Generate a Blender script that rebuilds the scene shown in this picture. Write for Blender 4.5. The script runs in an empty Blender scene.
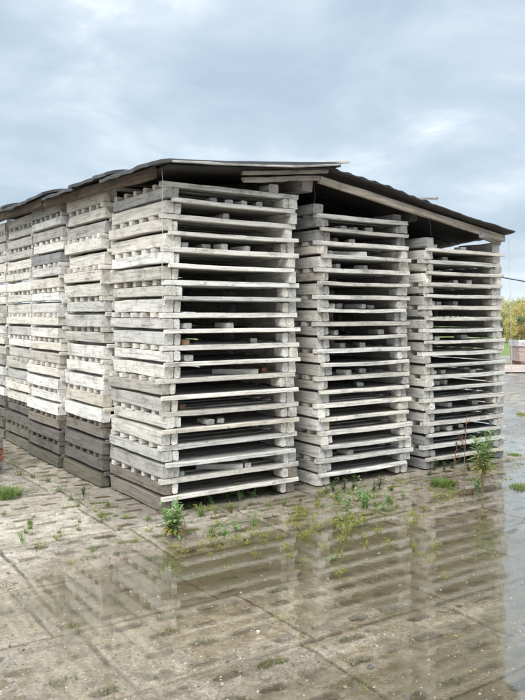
import bpy, math, random
import numpy as np
from mathutils import Vector, Matrix, noise as mnoise
R = math.radians
rng = random.Random(7)
sc = bpy.context.scene
COL = sc.collection
CAMP = Vector((-2.67, -5.44, 1.6))

# ------------------------------------------------------------------ helpers
def tag(o, label=None, cat=None, group=None, kind=None):
    if label: o['label'] = label
    if cat: o['category'] = cat
    if group: o['group'] = group
    if kind: o['kind'] = kind
    return o

def link(o, parent=None, loc=None, rot=None):
    COL.objects.link(o)
    if parent is not None: o.parent = parent
    if loc is not None: o.location = loc
    if rot is not None: o.rotation_euler = rot
    return o

def empty(name, loc, rz=0.0):
    o = bpy.data.objects.new(name, None)
    o.empty_display_size = 0.1
    return link(o, None, loc, (0, 0, rz))

class MB:
    def __init__(s): s.v = []; s.f = []; s.m = []
    def add(s, vs, fs, mi=0):
        n = len(s.v); s.v.extend(vs)
        for f in fs: s.f.append([i + n for i in f]); s.m.append(mi)
    def mesh(s, name, mats, smooth=False):
        me = bpy.data.meshes.new(name)
        me.from_pydata([tuple(p) for p in s.v], [], s.f)
        for m in (mats if isinstance(mats, (list, tuple)) else [mats]): me.materials.append(m)
        me.polygons.foreach_set('material_index', s.m)
        if smooth: me.polygons.foreach_set('use_smooth', [True] * len(s.f))
        me.update()
        return me
    def obj(s, name, mats, parent=None, loc=None, rot=None, smooth=False):
        return link(bpy.data.objects.new(name, s.mesh(name, mats, smooth)), parent, loc, rot)

def board_into(mb, L, w, h, seed, o=(0, 0, 0), bev=0.004, segs=6, jit=0.0015, sag=0.0, mi=0, endj=0.006, taper=0.0):
    """plank with worn corners; length along +x from o, y across (w), z up (h)"""
    r = random.Random(seed)
    b = min(bev, w * .3, h * .3)
    sec = [(b, 0), (w - b, 0), (w, b), (w, h - b), (w - b, h), (b, h), (0, h - b), (0, b)]
    ph = r.uniform(0, 50)
    vs = []; fs = []
    e0 = [r.uniform(-endj, endj) for _ in sec]; e1 = [r.uniform(-endj, endj) for _ in sec]
    for i in range(segs + 1):
        t = i / segs
        x = L * t
        dz = -sag * 4 * t * (1 - t)
        n1 = mnoise.noise(Vector((x * 2.1 + ph, 0, 0))) * jit * 3
        n2 = mnoise.noise(Vector((x * 2.1 + ph, 7, 0))) * jit * 3
        for j, (yy, zz) in enumerate(sec):
            xx = x + (e0[j] if i == 0 else e1[j] if i == segs else 0)
            s_ = 1 - taper * t
            vs.append((o[0] + xx, o[1] + yy * s_ + n1 + r.uniform(-jit, jit), o[2] + zz * s_ + dz + n2 + r.uniform(-jit, jit)))
    for i in range(segs):
        a = i * 8
        for j in range(8):
            k = (j + 1) % 8
            fs.append([a + j, a + k, a + 8 + k, a + 8 + j][::-1])
    fs.append(list(range(8))[::1]); fs.append([segs * 8 + j for j in range(8)][::-1])
    mb.add(vs, [f[::-1] for f in fs], mi)

def tube_into(mb, pts, rad, n=6, mi=0):
    pts = [Vector(p) for p in pts]
    rads = rad if isinstance(rad, (list, tuple)) else [rad] * len(pts)
    vs = []; fs = []
    for i, p in enumerate(pts):
        d = (pts[min(i + 1, len(pts) - 1)] - pts[max(i - 1, 0)]).normalized()
        u = d.cross(Vector((0.13, 0.37, 0.92))).normalized(); v = d.cross(u)
        for k in range(n):
            a = 2 * math.pi * k / n
            vs.append(p + (u * math.cos(a) + v * math.sin(a)) * rads[i])
    for i in range(len(pts) - 1):
        for k in range(n):
            k2 = (k + 1) % n
            fs.append([i * n + k, i * n + k2, (i + 1) * n + k2, (i + 1) * n + k])
    fs.append(list(range(n))[::-1]); fs.append([(len(pts) - 1) * n + k for k in range(n)])
    mb.add(vs, fs, mi)

# ------------------------------------------------------------------ materials
def newmat(name):
    m = bpy.data.materials.new(name); m.use_nodes = True
    nt = m.node_tree; b = nt.nodes['Principled BSDF']
    return m, nt, b
def N(nt, t, **kw):
    n = nt.nodes.new(t)
    for k, v in kw.items(): setattr(n, k, v)
    return n
def ramp(nt, stops):
    n = nt.nodes.new('ShaderNodeValToRGB'); e = n.color_ramp.elements
    while len(e) < len(stops): e.new(0.5)
    for i, (p, c) in enumerate(stops):
        e[i].position = p; e[i].color = (c[0], c[1], c[2], 1) if not isinstance(c, (int, float)) else (c, c, c, 1)
    return n
def mixc(nt, a, b, fac, mode='MIX'):
    n = nt.nodes.new('ShaderNodeMix'); n.data_type = 'RGBA'; n.blend_type = mode
    for sock, v in ((n.inputs[0], fac), (n.inputs[6], a), (n.inputs[7], b)):
        if hasattr(v, 'links'): nt.links.new(v, sock)
        elif isinstance(v, (int, float)): sock.default_value = v
        else: sock.default_value = (v[0], v[1], v[2], 1)
    return n.outputs[2]
def math_(nt, op, a, b=None, c=None, clamp=False):
    n = nt.nodes.new('ShaderNodeMath'); n.operation = op; n.use_clamp = clamp
    for i, v in enumerate((a, b, c)):
        if v is None: continue
        if hasattr(v, 'links'): nt.links.new(v, n.inputs[i])
        else: n.inputs[i].default_value = v
    return n.outputs[0]
def noise_(nt, vec, scale, detail=4, rough=.55, dist=0.0):
    n = nt.nodes.new('ShaderNodeTexNoise'); n.inputs['Scale'].default_value = scale
    n.inputs['Detail'].default_value = detail; n.inputs['Roughness'].default_value = rough
    n.inputs['Distortion'].default_value = dist
    if vec is not None: nt.links.new(vec, n.inputs['Vector'])
    return n.outputs['Fac']

def wood_material(name, tint=None, contrast=1.0, rough=.8):
    """weathered softwood, grain along local x; tint from the object's colour unless given"""
    m, nt, b = newmat(name); L = nt.links
    tc = N(nt, 'ShaderNodeTexCoord'); oi = N(nt, 'ShaderNodeObjectInfo')
    off = N(nt, 'ShaderNodeCombineXYZ')
    L.new(math_(nt, 'MULTIPLY', oi.outputs['Random'], 37.0), off.inputs[0])
    L.new(math_(nt, 'MULTIPLY', oi.outputs['Random'], 11.0), off.inputs[1])
    va = N(nt, 'ShaderNodeVectorMath', operation='ADD'); L.new(tc.outputs['Object'], va.inputs[0]); L.new(off.outputs[0], va.inputs[1])
    mp = N(nt, 'ShaderNodeMapping'); mp.inputs['Scale'].default_value = (2.2, 42, 42); L.new(va.outputs[0], mp.inputs[0])
    grain = noise_(nt, mp.outputs[0], 1.0, 5, .6, .6)
    mp2 = N(nt, 'ShaderNodeMapping'); mp2.inputs['Scale'].default_value = (1.1, 16, 16); L.new(va.outputs[0], mp2.inputs[0])
    crack = noise_(nt, mp2.outputs[0], 1.6, 3, .5, 1.4)
    blot = noise_(nt, va.outputs[0], 5.5, 5, .6)
    blot2 = noise_(nt, va.outputs[0], 21, 4, .6)
    base = oi.outputs['Color'] if tint is None else tint
    gr = ramp(nt, [(.3, .5), (.46, .9), (.72, 1.15)]); L.new(grain, gr.inputs[0])
    br = ramp(nt, [(.30, .55), (.45, .95), (.7, 1.08)]); L.new(blot, br.inputs[0])
    cr = ramp(nt, [(.48, 1), (.5, .2), (.52, 1)]); L.new(crack, cr.inputs[0])
    sp = ramp(nt, [(.31, .3), (.37, 1)]); L.new(blot2, sp.inputs[0])
    c = mixc(nt, base, gr.outputs[0], .85 * contrast, 'MULTIPLY')
    c = mixc(nt, c, br.outputs[0], .8 * contrast, 'MULTIPLY')
    c = mixc(nt, c, cr.outputs[0], .55 * contrast, 'MULTIPLY')
    c = mixc(nt, c, sp.outputs[0], .5 * contrast, 'MULTIPLY')
    vk = N(nt, 'ShaderNodeTexVoronoi'); vk.inputs['Scale'].default_value = 8.5; L.new(va.outputs[0], vk.inputs['Vector'])
    kr = ramp(nt, [(.035, .12), (.06, .75), (.11, 1)]); L.new(vk.outputs['Distance'], kr.inputs[0])
    c = mixc(nt, c, kr.outputs[0], .8, 'MULTIPLY')
    rv = N(nt, 'ShaderNodeMapRange'); L.new(oi.outputs['Random'], rv.inputs[0]); rv.inputs[3].default_value = .80; rv.inputs[4].default_value = 1.10
    vm = N(nt, 'ShaderNodeVectorMath', operation='SCALE'); L.new(c, vm.inputs[0]); L.new(rv.outputs[0], vm.inputs['Scale'])
    L.new(vm.outputs[0], b.inputs['Base Color'])
    b.inputs['Roughness'].default_value = rough
    b.inputs['Specular IOR Level'].default_value = .25
    h = math_(nt, 'ADD', grain, math_(nt, 'MULTIPLY', cr.outputs[0], .8))
    bp = N(nt, 'ShaderNodeBump'); bp.inputs['Strength'].default_value = .55; bp.inputs['Distance'].default_value = .004
    L.new(h, bp.inputs['Height']); L.new(bp.outputs[0], b.inputs['Normal'])
    return m

def flat_material(name, col, rough=.7, var=.25, scale=20, sheen_col=None):
    m, nt, b = newmat(name); L = nt.links
    tc = N(nt, 'ShaderNodeTexCoord')
    n = noise_(nt, tc.outputs['Object'], scale, 5, .6)
    c2 = sheen_col or tuple(min(1, x * (1 + var)) for x in col)
    c1 = tuple(x * (1 - var) for x in col)
    rp = ramp(nt, [(.3, c1), (.7, c2)]); L.new(n, rp.inputs[0]); L.new(rp.outputs[0], b.inputs['Base Color'])
    b.inputs['Roughness'].default_value = rough
    bp = N(nt, 'ShaderNodeBump'); bp.inputs['Strength'].default_value = .4; bp.inputs['Distance'].default_value = .004
    L.new(n, bp.inputs['Height']); L.new(bp.outputs[0], b.inputs['Normal'])
    return m

def leaf_material(name, c1, c2, c3=None, sss=.35):
    m, nt, b = newmat(name); L = nt.links
    g = N(nt, 'ShaderNodeNewGeometry')
    rp = ramp(nt, [(0, c1), (.6, c2), (1, c3 or c2)]); L.new(g.outputs['Random Per Island'], rp.inputs[0])
    L.new(rp.outputs[0], b.inputs['Base Color']); b.inputs['Roughness'].default_value = .55
    tr = N(nt, 'ShaderNodeBsdfTranslucent'); L.new(rp.outputs[0], tr.inputs[0])
    mx = N(nt, 'ShaderNodeMixShader'); mx.inputs[0].default_value = sss
    L.new(b.outputs[0], mx.inputs[1]); L.new(tr.outputs[0], mx.inputs[2])
    L.new(mx.outputs[0], nt.nodes['Material Output'].inputs[0])
    return m

WOOD = wood_material('weathered_wood')
ROOFUNDER = wood_material('dark_roof_board', (.055, .052, .05), .8)
M_BRICK = flat_material('red_brick', (.25, .085, .06), .85, .3, 30)
M_BROWNB = flat_material('brown_block', (.22, .12, .08), .85, .35, 30)
M_BRICKG = flat_material('grey_brick', (.17, .17, .16), .85, .3, 30)
M_WIREP = flat_material('pale_wire', (.6, .6, .58), .5, .1)
M_WIRED = flat_material('dark_cable', (.03, .03, .035), .5, .1)
M_STONE = flat_material('stone', (.10, .095, .09), .7, .4, 40)
M_PLASTIC = flat_material('pale_wrap', (.52, .49, .51), .45, .3, 6)
M_PINKB = flat_material('pale_pink_brick', (.44, .35, .32), .8, .2, 9)
M_STEM = flat_material('stem', (.16, .12, .06), .7, .3)
M_DRY = flat_material('dry_stem', (.19, .10, .07), .8, .3)
M_BARK = flat_material('bark', (.16, .14, .12), .9, .4, 8)
M_GREEN = leaf_material('fresh_leaf', (.16, .30, .09), (.27, .44, .16), (.42, .52, .25))
M_LIME = leaf_material('lime_leaf', (.20, .26, .04), (.32, .36, .07), (.42, .36, .08))
M_DGREEN = leaf_material('dark_leaf', (.05, .10, .03), (.10, .17, .05), (.20, .24, .08))
M_GRASS = leaf_material('grass_blade', (.09, .17, .03), (.17, .28, .06), (.33, .33, .12))
M_YELLOW = leaf_material('yellow_leaf', (.38, .30, .07), (.50, .38, .12), (.30, .16, .06))
M_RUST = leaf_material('rusty_leaf', (.18, .07, .04), (.28, .13, .07), (.34, .22, .10))

def roof_material():
    m, nt, b = newmat('tar_roofing'); L = nt.links
    tc = N(nt, 'ShaderNodeTexCoord')
    n = noise_(nt, tc.outputs['Object'], 4, 6, .65); n2 = noise_(nt, tc.outputs['Object'], 60, 3, .6)
    rp = ramp(nt, [(.3, (.045, .047, .05)), (.6, (.085, .087, .09)), (.8, (.16, .16, .155))]); L.new(n, rp.inputs[0])
    L.new(rp.outputs[0], b.inputs['Base Color']); b.inputs['Roughness'].default_value = .6
    bp = N(nt, 'ShaderNodeBump'); bp.inputs['Strength'].default_value = .5; bp.inputs['Distance'].default_value = .006
    L.new(math_(nt, 'ADD', n, n2), bp.inputs['Height']); L.new(bp.outputs[0], b.inputs['Normal'])
    return m
M_ROOF = roof_material()

def set_col(o, c): o.color = (c[0], c[1], c[2], 1)

# ------------------------------------------------------------------ trays
# a tray: two side beams, end blocks, cross bars and deck; level pairs alternate (bars through the side / deck let in)
CACHE = {}
def tray_parts(kind, W, D, p, var, back=False):
    key = (kind, W, D, round(p, 4), var, back)
    if key in CACHE: return CACHE[key]
    r = random.Random(hash((kind == 'through', round(W * 1000), round(D * 1000), round(p * 1e4), var)) & 0xffff)
    parts = []      # (name, mesh, loc, rot)
    th = .043 if kind == 'through' else .035
    bw = .085
    hb = (p - th - .001) if kind == 'through' else (p - .024)
    def mk(name, L, w, h, **kw):
        mb = MB(); board_into(mb, L, w, h, r.random(), **kw); return mb.mesh(name, WOOD)
    for side in (0, 1):
        L = D + r.uniform(-.03, .03)
        hh = hb - r.uniform(0, .008)
        me = mk('side_beam', L, bw + r.uniform(-.012, .008), hh, bev=.005, segs=7, jit=.0019, endj=.012)
        x = (bw if side == 0 else W)
        parts.append(('side_beam', me, (x + r.uniform(-.006, .006), r.uniform(-.02, .02), .0), (0, 0, R(90) + r.uniform(-.006, .006))))
    bh = p - th - .006
    for sx in (0, 1):
        for sy in (0, 1):
            if r.random() < .06: continue
            w = .055 + r.uniform(-.008, .014); l = .09 + r.uniform(-.02, .05)
            me = mk('corner_block', l, w, bh - r.uniform(0, .01), bev=.010, segs=2, jit=.003, endj=.006)
            x = (bw + .004 + w) if sx == 0 else (W - bw - .004)
            y = r.uniform(-.012, .02) if sy == 0 else D - l - r.uniform(0, .02)
            parts.append(('corner_block', me, (x, y, 0.001), (0, 0, R(90))))
    zt = p - th - .003
    nb = 6; pit = (D - .09) / (nb - 1)
    if kind == 'through':
        for i in range(nb):
            w = .064 + r.uniform(-.010, .010)
            ex = .0 if i else .018
            x0 = -ex * r.random() + (r.uniform(.002, .016) if i else 0)
            me = mk('cross_bar', W - x0 + r.uniform(-.01, .012) + ex * r.random(), w, th - .002, bev=.003, segs=8, jit=.0013, sag=r.uniform(-.001, .006), endj=.003)
            parts.append(('cross_bar', me, (x0, i * pit + r.uniform(-.006, .006) - (.01 if i == 0 else 0), zt + .001), (0, 0, r.uniform(-.004, .004))))
        mb = MB()
        for i in range(nb - 1):
            y0 = i * pit + .1
            board_into(mb, W - 2 * bw - .16, pit - .105, th - .012, r.random(), o=(0, y0, 0), bev=.003, segs=5, jit=.001, sag=.003)
        parts.append(('deck', mb.mesh('deck', WOOD), (bw + .10, 0, zt + .004), (0, 0, 0)))
    else:
        ex0 = r.uniform(-.02, .05); ex1 = r.uniform(-.02, .05)
        me = mk('front_plank', W - ex0 - ex1, .042, th - .001, bev=.004, segs=8, jit=.0015, sag=r.uniform(-.001, .008), endj=.004)
        parts.append(('front_plank', me, (ex0, -.048, zt - .002), (0, r.uniform(-.004, .004), r.uniform(-.003, .003))))
        me = mk('rear_plank', W - .04, .04, th - .001, bev=.004, segs=8, jit=.0015, endj=.004)
        parts.append(('rear_plank', me, (.02, D + .026, zt - .002), (0, 0, 0)))
        mb = MB(); y = -.003
        while y < D - .03:
            w = min(r.choice((.11, .13, .15)), D - y)
            board_into(mb, W - 2 * bw - .012, w - r.uniform(.003, .007), th - .008, r.random(), o=(0, y, r.uniform(-.002, .002)), bev=.003, segs=5, jit=.001, sag=.004)
            y += w
        parts.append(('deck', mb.mesh('deck', WOOD), (bw + .006, 0, zt), (0, 0, 0)))
    if back:
        parts.append(('gap_stop_board', mk('gap_stop_board', W - .06, .03, p - .045 - (0 if kind == 'inset' else .008), bev=.004, segs=4), (.03, D - (.03 if kind == 'inset' else .055), .003), (0, 0, 0)))  # added unseen board, keeps bright background from showing through the gaps
    CACHE[key] = parts
    return parts

ORD = 'zeroth lowest second third fourth fifth sixth seventh eighth ninth tenth eleventh twelfth thirteenth fourteenth fifteenth sixteenth seventeenth eighteenth nineteenth twentieth'.split()
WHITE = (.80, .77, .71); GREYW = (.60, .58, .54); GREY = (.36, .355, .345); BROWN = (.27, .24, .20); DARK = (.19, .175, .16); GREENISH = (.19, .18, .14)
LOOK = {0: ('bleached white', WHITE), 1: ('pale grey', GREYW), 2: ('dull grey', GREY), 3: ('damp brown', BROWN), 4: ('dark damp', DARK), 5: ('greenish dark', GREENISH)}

def stack(key, x0, y0, W, D, p, n, phrase, looks, lean=(0, 0), fat=None, nvar=3, jx=.014, jr=.6, group=None, whitebars=False):
    r = random.Random(key)
    tops = {}
    for i in range(n):
        kind = 'inset' if i % 2 == 0 else 'through'
        parts = tray_parts(kind, W, D, p, r.randrange(nvar), key in 'gh')
        t = i / n
        j = jx * (1.7 if r.random() < .2 else 1)
        dx = r.uniform(-j, j) + lean[0] * t; dy = r.uniform(-j, j) + lean[1] * t
        if i < 2: dx *= .5
        z = .022 + i * p
        root = empty('wooden_tray', (x0 + dx, y0 + dy, z), R(r.uniform(-jr, jr)))
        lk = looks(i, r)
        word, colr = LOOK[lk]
        if i == n - 1: pos = 'topmost'
        else: pos = (ORD[i + 1] + (' from the ground' if i else ''))
        lab = f'{word} wooden tray, {pos} in {phrase}'
        tag(root, lab, 'wooden tray', group or 'wooden trays piled in stacks')
        k = r.uniform(.9, 1.06)
        for nm, me, loc, rot in parts:
            o = bpy.data.objects.new(nm, me); COL.objects.link(o); o.parent = root
            o.location = loc; o.rotation_euler = rot
            f = k * r.uniform(.9, 1.07)
            cc = colr if (nm == 'side_beam' or key not in 'abc') else WHITE
            if key in 'bc' and nm in ('front_plank', 'cross_bar'): cc = tuple(.35 * u_ + .65 * v_ for u_, v_ in zip(colr, WHITE))
            elif key in 'bc': cc = tuple(v_ * .9 for v_ in colr)
            if nm == 'deck': f *= .58  # greyer decks, with the shade of the gaps put into their colour
            e = r.uniform(-.02, .022) + (r.uniform(.015, .045) if r.random() < .12 else 0)
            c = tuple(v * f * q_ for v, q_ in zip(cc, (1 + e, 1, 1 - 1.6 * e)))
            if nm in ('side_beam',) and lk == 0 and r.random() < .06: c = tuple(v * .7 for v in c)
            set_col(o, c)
        tops[i] = (x0 + dx, y0 + dy, z + p - .005)
    return tops

def lookA(i, r):
    if i < 2: return 3
    if i < 4: return 1
    return 1 if r.random() < .15 else 0
def lookLeft(i, r):
    if i < 1: return 5
    if i < 3: return 4
    if i < 4: return 3
    if i == 4 and r.random() < .5: return 1
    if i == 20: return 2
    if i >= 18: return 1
    if i == 16: return 2 if r.random() < .6 else 1
    return 1 if r.random() < .10 else 0
def lookF(i, r):
    if i < 2: return 5
    if i < 4: return 4
    return 1 if (r.random() < .2 or i > 17) else 0
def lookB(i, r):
    if i > 17: return 2  # top trays greyed: shade put into their wood colour
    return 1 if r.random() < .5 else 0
def lookC(i, r):
    if i < 3: return 2
    return 1 if r.random() < .75 else 0  # mostly grey: the shade on this stack is put into the wood colour
def look2(i, r): return 1

TD = 1.00
pA, pB, pC = .1335, .1265, .1200
topsA = stack('a', .07, 0, 1.325, 1.06, pA, 20, 'the corner stack nearest the camera', lookA, nvar=5, whitebars=True)
topsB = stack('b', 1.665, .02, 1.165, TD, pB, 20, 'the middle stack of the front row', lookB, nvar=5)
topsC = stack('c', 3.05, .02, 1.255, TD, pC, 19, "the front row's right end stack", lookC, nvar=5)
stack('d', .02, 1.13, 1.40, .98, .1465, 19, 'the left stack right behind the corner', lookLeft, nvar=5)
stack('e', -.01, 2.20, 1.40, TD, pA, 21, 'the third stack along the left side', lookLeft, nvar=5, jx=.022, jr=1.0)
stack('f', .03, 3.31, 1.40, TD, pA, 21, 'the fourth stack along the left side', lookF, nvar=5, jx=.02)
stack('i', .03, 4.42, 1.40, TD, pA, 21, 'the farthest stack along the left side', lookF, nvar=3, jx=.02)
stack('g', 1.62, 1.22, 1.28, TD, .133, 19, 'the stack hidden behind the middle one', look2, nvar=2)
stack('h', 3.06, 1.22, 1.27, TD, .127, 18, 'the stack hidden behind the right one', look2, nvar=2)

# ------------------------------------------------------------------ loose offcuts lying in the trays
def s_of(px, x0=0):     # tray-local x of a picture column on the front plane y=0
    k = (px - 262) / 750
    return (k * 6 + .856) / (.826 - k * .563) - x0
BLK = {
 'A': (topsA, 0.0, 20, 'the corner stack', {1: [215, 231, 246, 261], 2: [227], 4: [187, 211, 225, 249], 9: [190, 232], 10: ['t186', 257],
        11: [191], 12: ['L250', 'r271'], 14: ['r187'], 15: [211, 222], 18: [183, 'L234', 249, 284]}),
 'B': (topsB, 1.6, 20, 'the middle stack', {1: [350, 363, 373], 2: ['r343', 358], 3: [335, 'L360'], 4: [331, 345, 370], 7: [335, 347, 368, 378], 8: [331],
        9: [341, 386], 10: [350, 366], 12: [335, 351, 367], 13: [366], 18: [334, 352]}),
 'C': (topsC, 3.06, 19, 'the right end stack', {0: [442, 466], 1: [437, 452], 3: [460, 473], 5: [436, 446, 461], 8: [441, 470], 11: [436, 447, 474],
        12: [436, 443, 452], 14: [455, 480], 16: [442, 452, 468]}),
}
NTH = ['topmost', 'second', 'third', 'fourth', 'fifth', 'sixth', 'seventh', 'eighth', 'ninth', 'tenth', 'eleventh', 'twelfth', 'thirteenth', 'fourteenth', 'fifteenth', 'sixteenth', 'seventeenth', 'eighteenth', 'nineteenth']
for key, (tops, x0, n, ph, rows) in BLK.items():
    for k, lst in rows.items():
        bx, by, bz = tops[n - 1 - k]
        cnt = len(lst)
        for q, e in enumerate(lst):
            typ = 'n'
            if isinstance(e, str): typ, e = e[0], int(e[1:])
            x = s_of(e)
            w = .055 + rng.uniform(0, .03); h = .036 + rng.uniform(0, .016); l = rng.uniform(.10, .22)
            if typ == 'L': w, l, h = .07, .40, .045
            if typ in 'rt': w, l, h = .062, .12, .045
            mb = MB(); board_into(mb, l, w, h, rng.random(), bev=.006, segs=2, jit=.002, endj=.004)
            ang = R(90) + rng.uniform(-.5, .35)
            if typ == 'L': ang = R(90 + 62)
            o = mb.obj('brick_piece' if typ == 'r' else 'wood_offcut', M_BROWNB if typ == 'r' else WOOD, None, (x + w / 2 + (.08 if typ == 'L' else 0), by + rng.uniform(.015, .10), bz + .001), (0, 0, ang))
            side = '' if cnt == 1 else ('leftmost ' if q == 0 else 'rightmost ' if q == cnt - 1 else 'second ' if q == 1 else 'third ')
            what = {'r': 'reddish brown block', 't': 'tan wooden block', 'L': 'long pale board end', 'n': 'pale wooden offcut'}[typ]
            tag(o, f'{side}{what} on the {NTH[k]} tray from the top of {ph}', 'offcut', 'offcuts lying on the trays')
            fq = rng.uniform(.7, 1.15); set_col(o, (.42, .28, .17) if typ == 't' else tuple(v * fq for v in GREYW))
# blocks resting on the tops of the stacks, under the roof
for (x, y, z, L, w, h, rz, c, lab) in [
    (1.22, .02, topsA[19][2], .16, .10, .085, 90, WHITE, 'pale square block on the right corner of the corner stack'),
    (1.72, .0, topsB[19][2], .30, .12, .085, 92, GREY, 'grey block under the roof on the left of the middle stack'),
    (2.78, .05, topsB[19][2], .30, .11, .075, 90, GREY, 'grey block under the roof on the right of the middle stack'),
    (3.18, -.02, topsC[18][2], .55, .12, .10, 92, GREY, 'grey beam end on the left of the right end stack'),
    (4.28, .02, topsC[18][2], .50, .12, .11, 88, GREYW, 'weathered beam end on the right of the right end stack')]:
    mb = MB(); board_into(mb, L, w, h, x, bev=.01, segs=3, jit=.003)
    o = mb.obj('wood_block', WOOD, None, (x, y, z + .001), (0, 0, R(rz))); set_col(o, c)
    tag(o, lab, 'wood block', 'blocks propping up the roof')

# ------------------------------------------------------------------ roof
roof = empty('shed_roof', (0, 0, 2.7))
tag(roof, 'dark sagging tar sheet roof laid on beams across the stacks', 'roof')
def rp_(o, loc, rot, c=None):
    o.parent = roof; o.location = Vector(loc) - roof.location; o.rotation_euler = rot
    if c: set_col(o, c)
    return o
def beam(name, a, b, w, h, mat=WOOD, c=GREYW, seed=1, bev=.006, sag=0.0, **kw):
    a = Vector(a); b = Vector(b); d = b - a; L = d.length
    mb = MB(); board_into(mb, L, w, h, seed, o=(0, -w / 2, -h / 2), bev=bev, segs=10, jit=.003, sag=sag, endj=.01, **kw)
    o = mb.obj(name, mat)
    rz = math.atan2(d.y, d.x); ry = -math.asin(d.z / L)
    return rp_(o, a, (0, ry, rz), c)
RUSTW = (.14, .105, .08)
beam('edge_beam', (-.075, -.10, 2.718), (-.09, 2.5, 2.79), .07, .085, c=RUSTW, seed=3, bev=.01)
beam('edge_beam', (-.10, 2.45, 2.80), (-.10, 5.5, 2.86), .07, .10, c=(.11, .075, .055), seed=4, bev=.01)
def stack_top(x): return 2.69 if x < 1.45 else (2.56 if x < 2.95 else 2.30)
beam('cross_beam', (1.50, -.06, 2.80), (1.50, 5.0, 2.95), .12, .15, c=(.26, .24, .22), seed=5, bev=.012)
beam('cross_beam', (2.97, .06, 2.62), (2.97, 5.0, 2.33), .10, .10, c=(.13, .12, .11), seed=6)
beam('rafter', (1.60, -.10, 2.835), (4.22, -.09, 2.445), .045, .070, c=(.40, .35, .29), seed=7)
beam('rafter', (1.7, 1.1, 2.84), (4.30, 1.1, 2.37), .05, .09, c=(.2, .19, .18), seed=8)
beam('rafter', (.75, -.13, 2.745), (1.60, -.10, 2.85), .035, .045, c=(.34, .30, .26), seed=9)
beam('rafter', (.70, -.20, 2.785), (1.64, -.16, 2.905), .035, .034, c=(.30, .27, .23), seed=10)
beam('batten', (0, .9, 2.785), (1.6, .9, 2.92), .05, .05, c=(.15, .14, .13), seed=11)
beam('batten', (3.80, -.12, 2.46), (4.25, .0, 2.40), .05, .05, c=(.36, .34, .32), seed=12)

def zroof(x, y):
    if x < 1.62:
        z = 2.775 + .096 * (x + .15) - .010 * math.sin(max(0, min(1, (x + .1) / 1.7)) * math.pi)
    else:
        z = 2.950 - .167 * (x - 1.62)
        z += .012 * math.sin((x - 1.62) * 3.1) * math.sin(y * 2.3 + 1)
    return z + (.031 - .095 * max(0, min(1, (x - 1.62) / .7))) * y
def sheet(name, xa, xb, ya, yb, dz, seed, mat=M_ROOF, flap=0.0, corr=0.0, thick=.007, nx=26, ny=12, par=None):
    """bent roofing sheet with ragged edges and thickness"""
    r = random.Random(seed); mb = MB(); V = []
    ph = r.uniform(0, 30)
    lift = r.uniform(0, .02)
    for i in range(nx + 1):
        u = i / nx
        for j in range(ny + 1):
            v = j / ny
            x = xa + (xb - xa) * u; y = ya + (yb - ya) * v
            if i in (0, nx): x += mnoise.noise(Vector((y * 7, ph, 1))) * .03
            if j in (0, ny): y += mnoise.noise(Vector((x * 5, ph, 2))) * .025
            z = zroof(x, y) + dz + lift * (1 - v) + mnoise.noise(Vector((x * 2.2, y * 2.2, ph))) * (.007 if x < 1.6 else .012)
            if corr: z += corr * math.sin(x * 2 * math.pi / .17)
            if flap and u < .12:
                k = (.12 - u) / .12
                z -= flap * k ** 1.3 * (1 + .5 * mnoise.noise(Vector((y * 4, ph, 4)))); x += .05 * k * k
            V.append((x, y, z))
    n = len(V); F = []
    W1 = ny + 1
    for i in range(nx):
        for j in range(ny):
            a = i * W1 + j; F.append([a, a + W1, a + W1 + 1, a + 1])
    V2 = [(x, y, z - thick) for x, y, z in V]
    F2 = [[q + n for q in f[::-1]] for f in F]
    side = []
    for i in range(nx):
        side.append([i * W1, i * W1 + n, (i + 1) * W1 + n, (i + 1) * W1]); 
        a = i * W1 + ny; side.append([a, a + W1, a + W1 + n, a + n])
    for j in range(ny):
        side.append([j, j + 1, j + 1 + n, j + n]); a = nx * W1 + j; side.append([a, a + n, a + n + 1, a + 1])
    mb.add(V + V2, F + F2 + side)
    return rp_(mb.obj(name, mat, smooth=False), (0, 0, 0) + Vector(), (0, 0, 0)) if False else _sh(mb, name, mat)
def _sh(mb, name, mat):
    mb.v = [(a, b, c - 2.7) for a, b, c in mb.v]
    o = mb.obj(name, mat); o.parent = roof; o.location = (0, 0, 0)
    return o
ys = [-.27, .62, 1.38, 2.22, 2.95, 3.78, 4.5, 5.3]
for i in range(7):
    e = rng.uniform(-.02, .02)
    sheet('roofing_sheet', -.245 + e, 1.72, ys[i], ys[i + 1] + .10, .022 + .028 * (i % 2), 20 + i, flap=.035, thick=.028)
    sheet('roof_board', -.02, 1.70, ys[i] + .05, ys[i + 1] - .01, -.022, 40 + i, mat=ROOFUNDER, thick=.014, ny=4)
for i in range(6):
    for k, (xa, xb) in enumerate(((1.60, 3.1), (2.98, 4.37))):
        sheet('roofing_sheet', xa, xb + rng.uniform(-.03, .03), (ys[i] if i else -.15) + (.02 if k else .0), ys[i + 1] + .08, .006 + .012 * (i % 2) - .009 * k, 60 + i * 2 + k, corr=.007, nx=72)
    sheet('roof_board', 1.66, 4.25, ys[i] + .06, ys[i + 1] - .01, -.024, 80 + i, mat=ROOFUNDER, thick=.014, ny=4)
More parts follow.
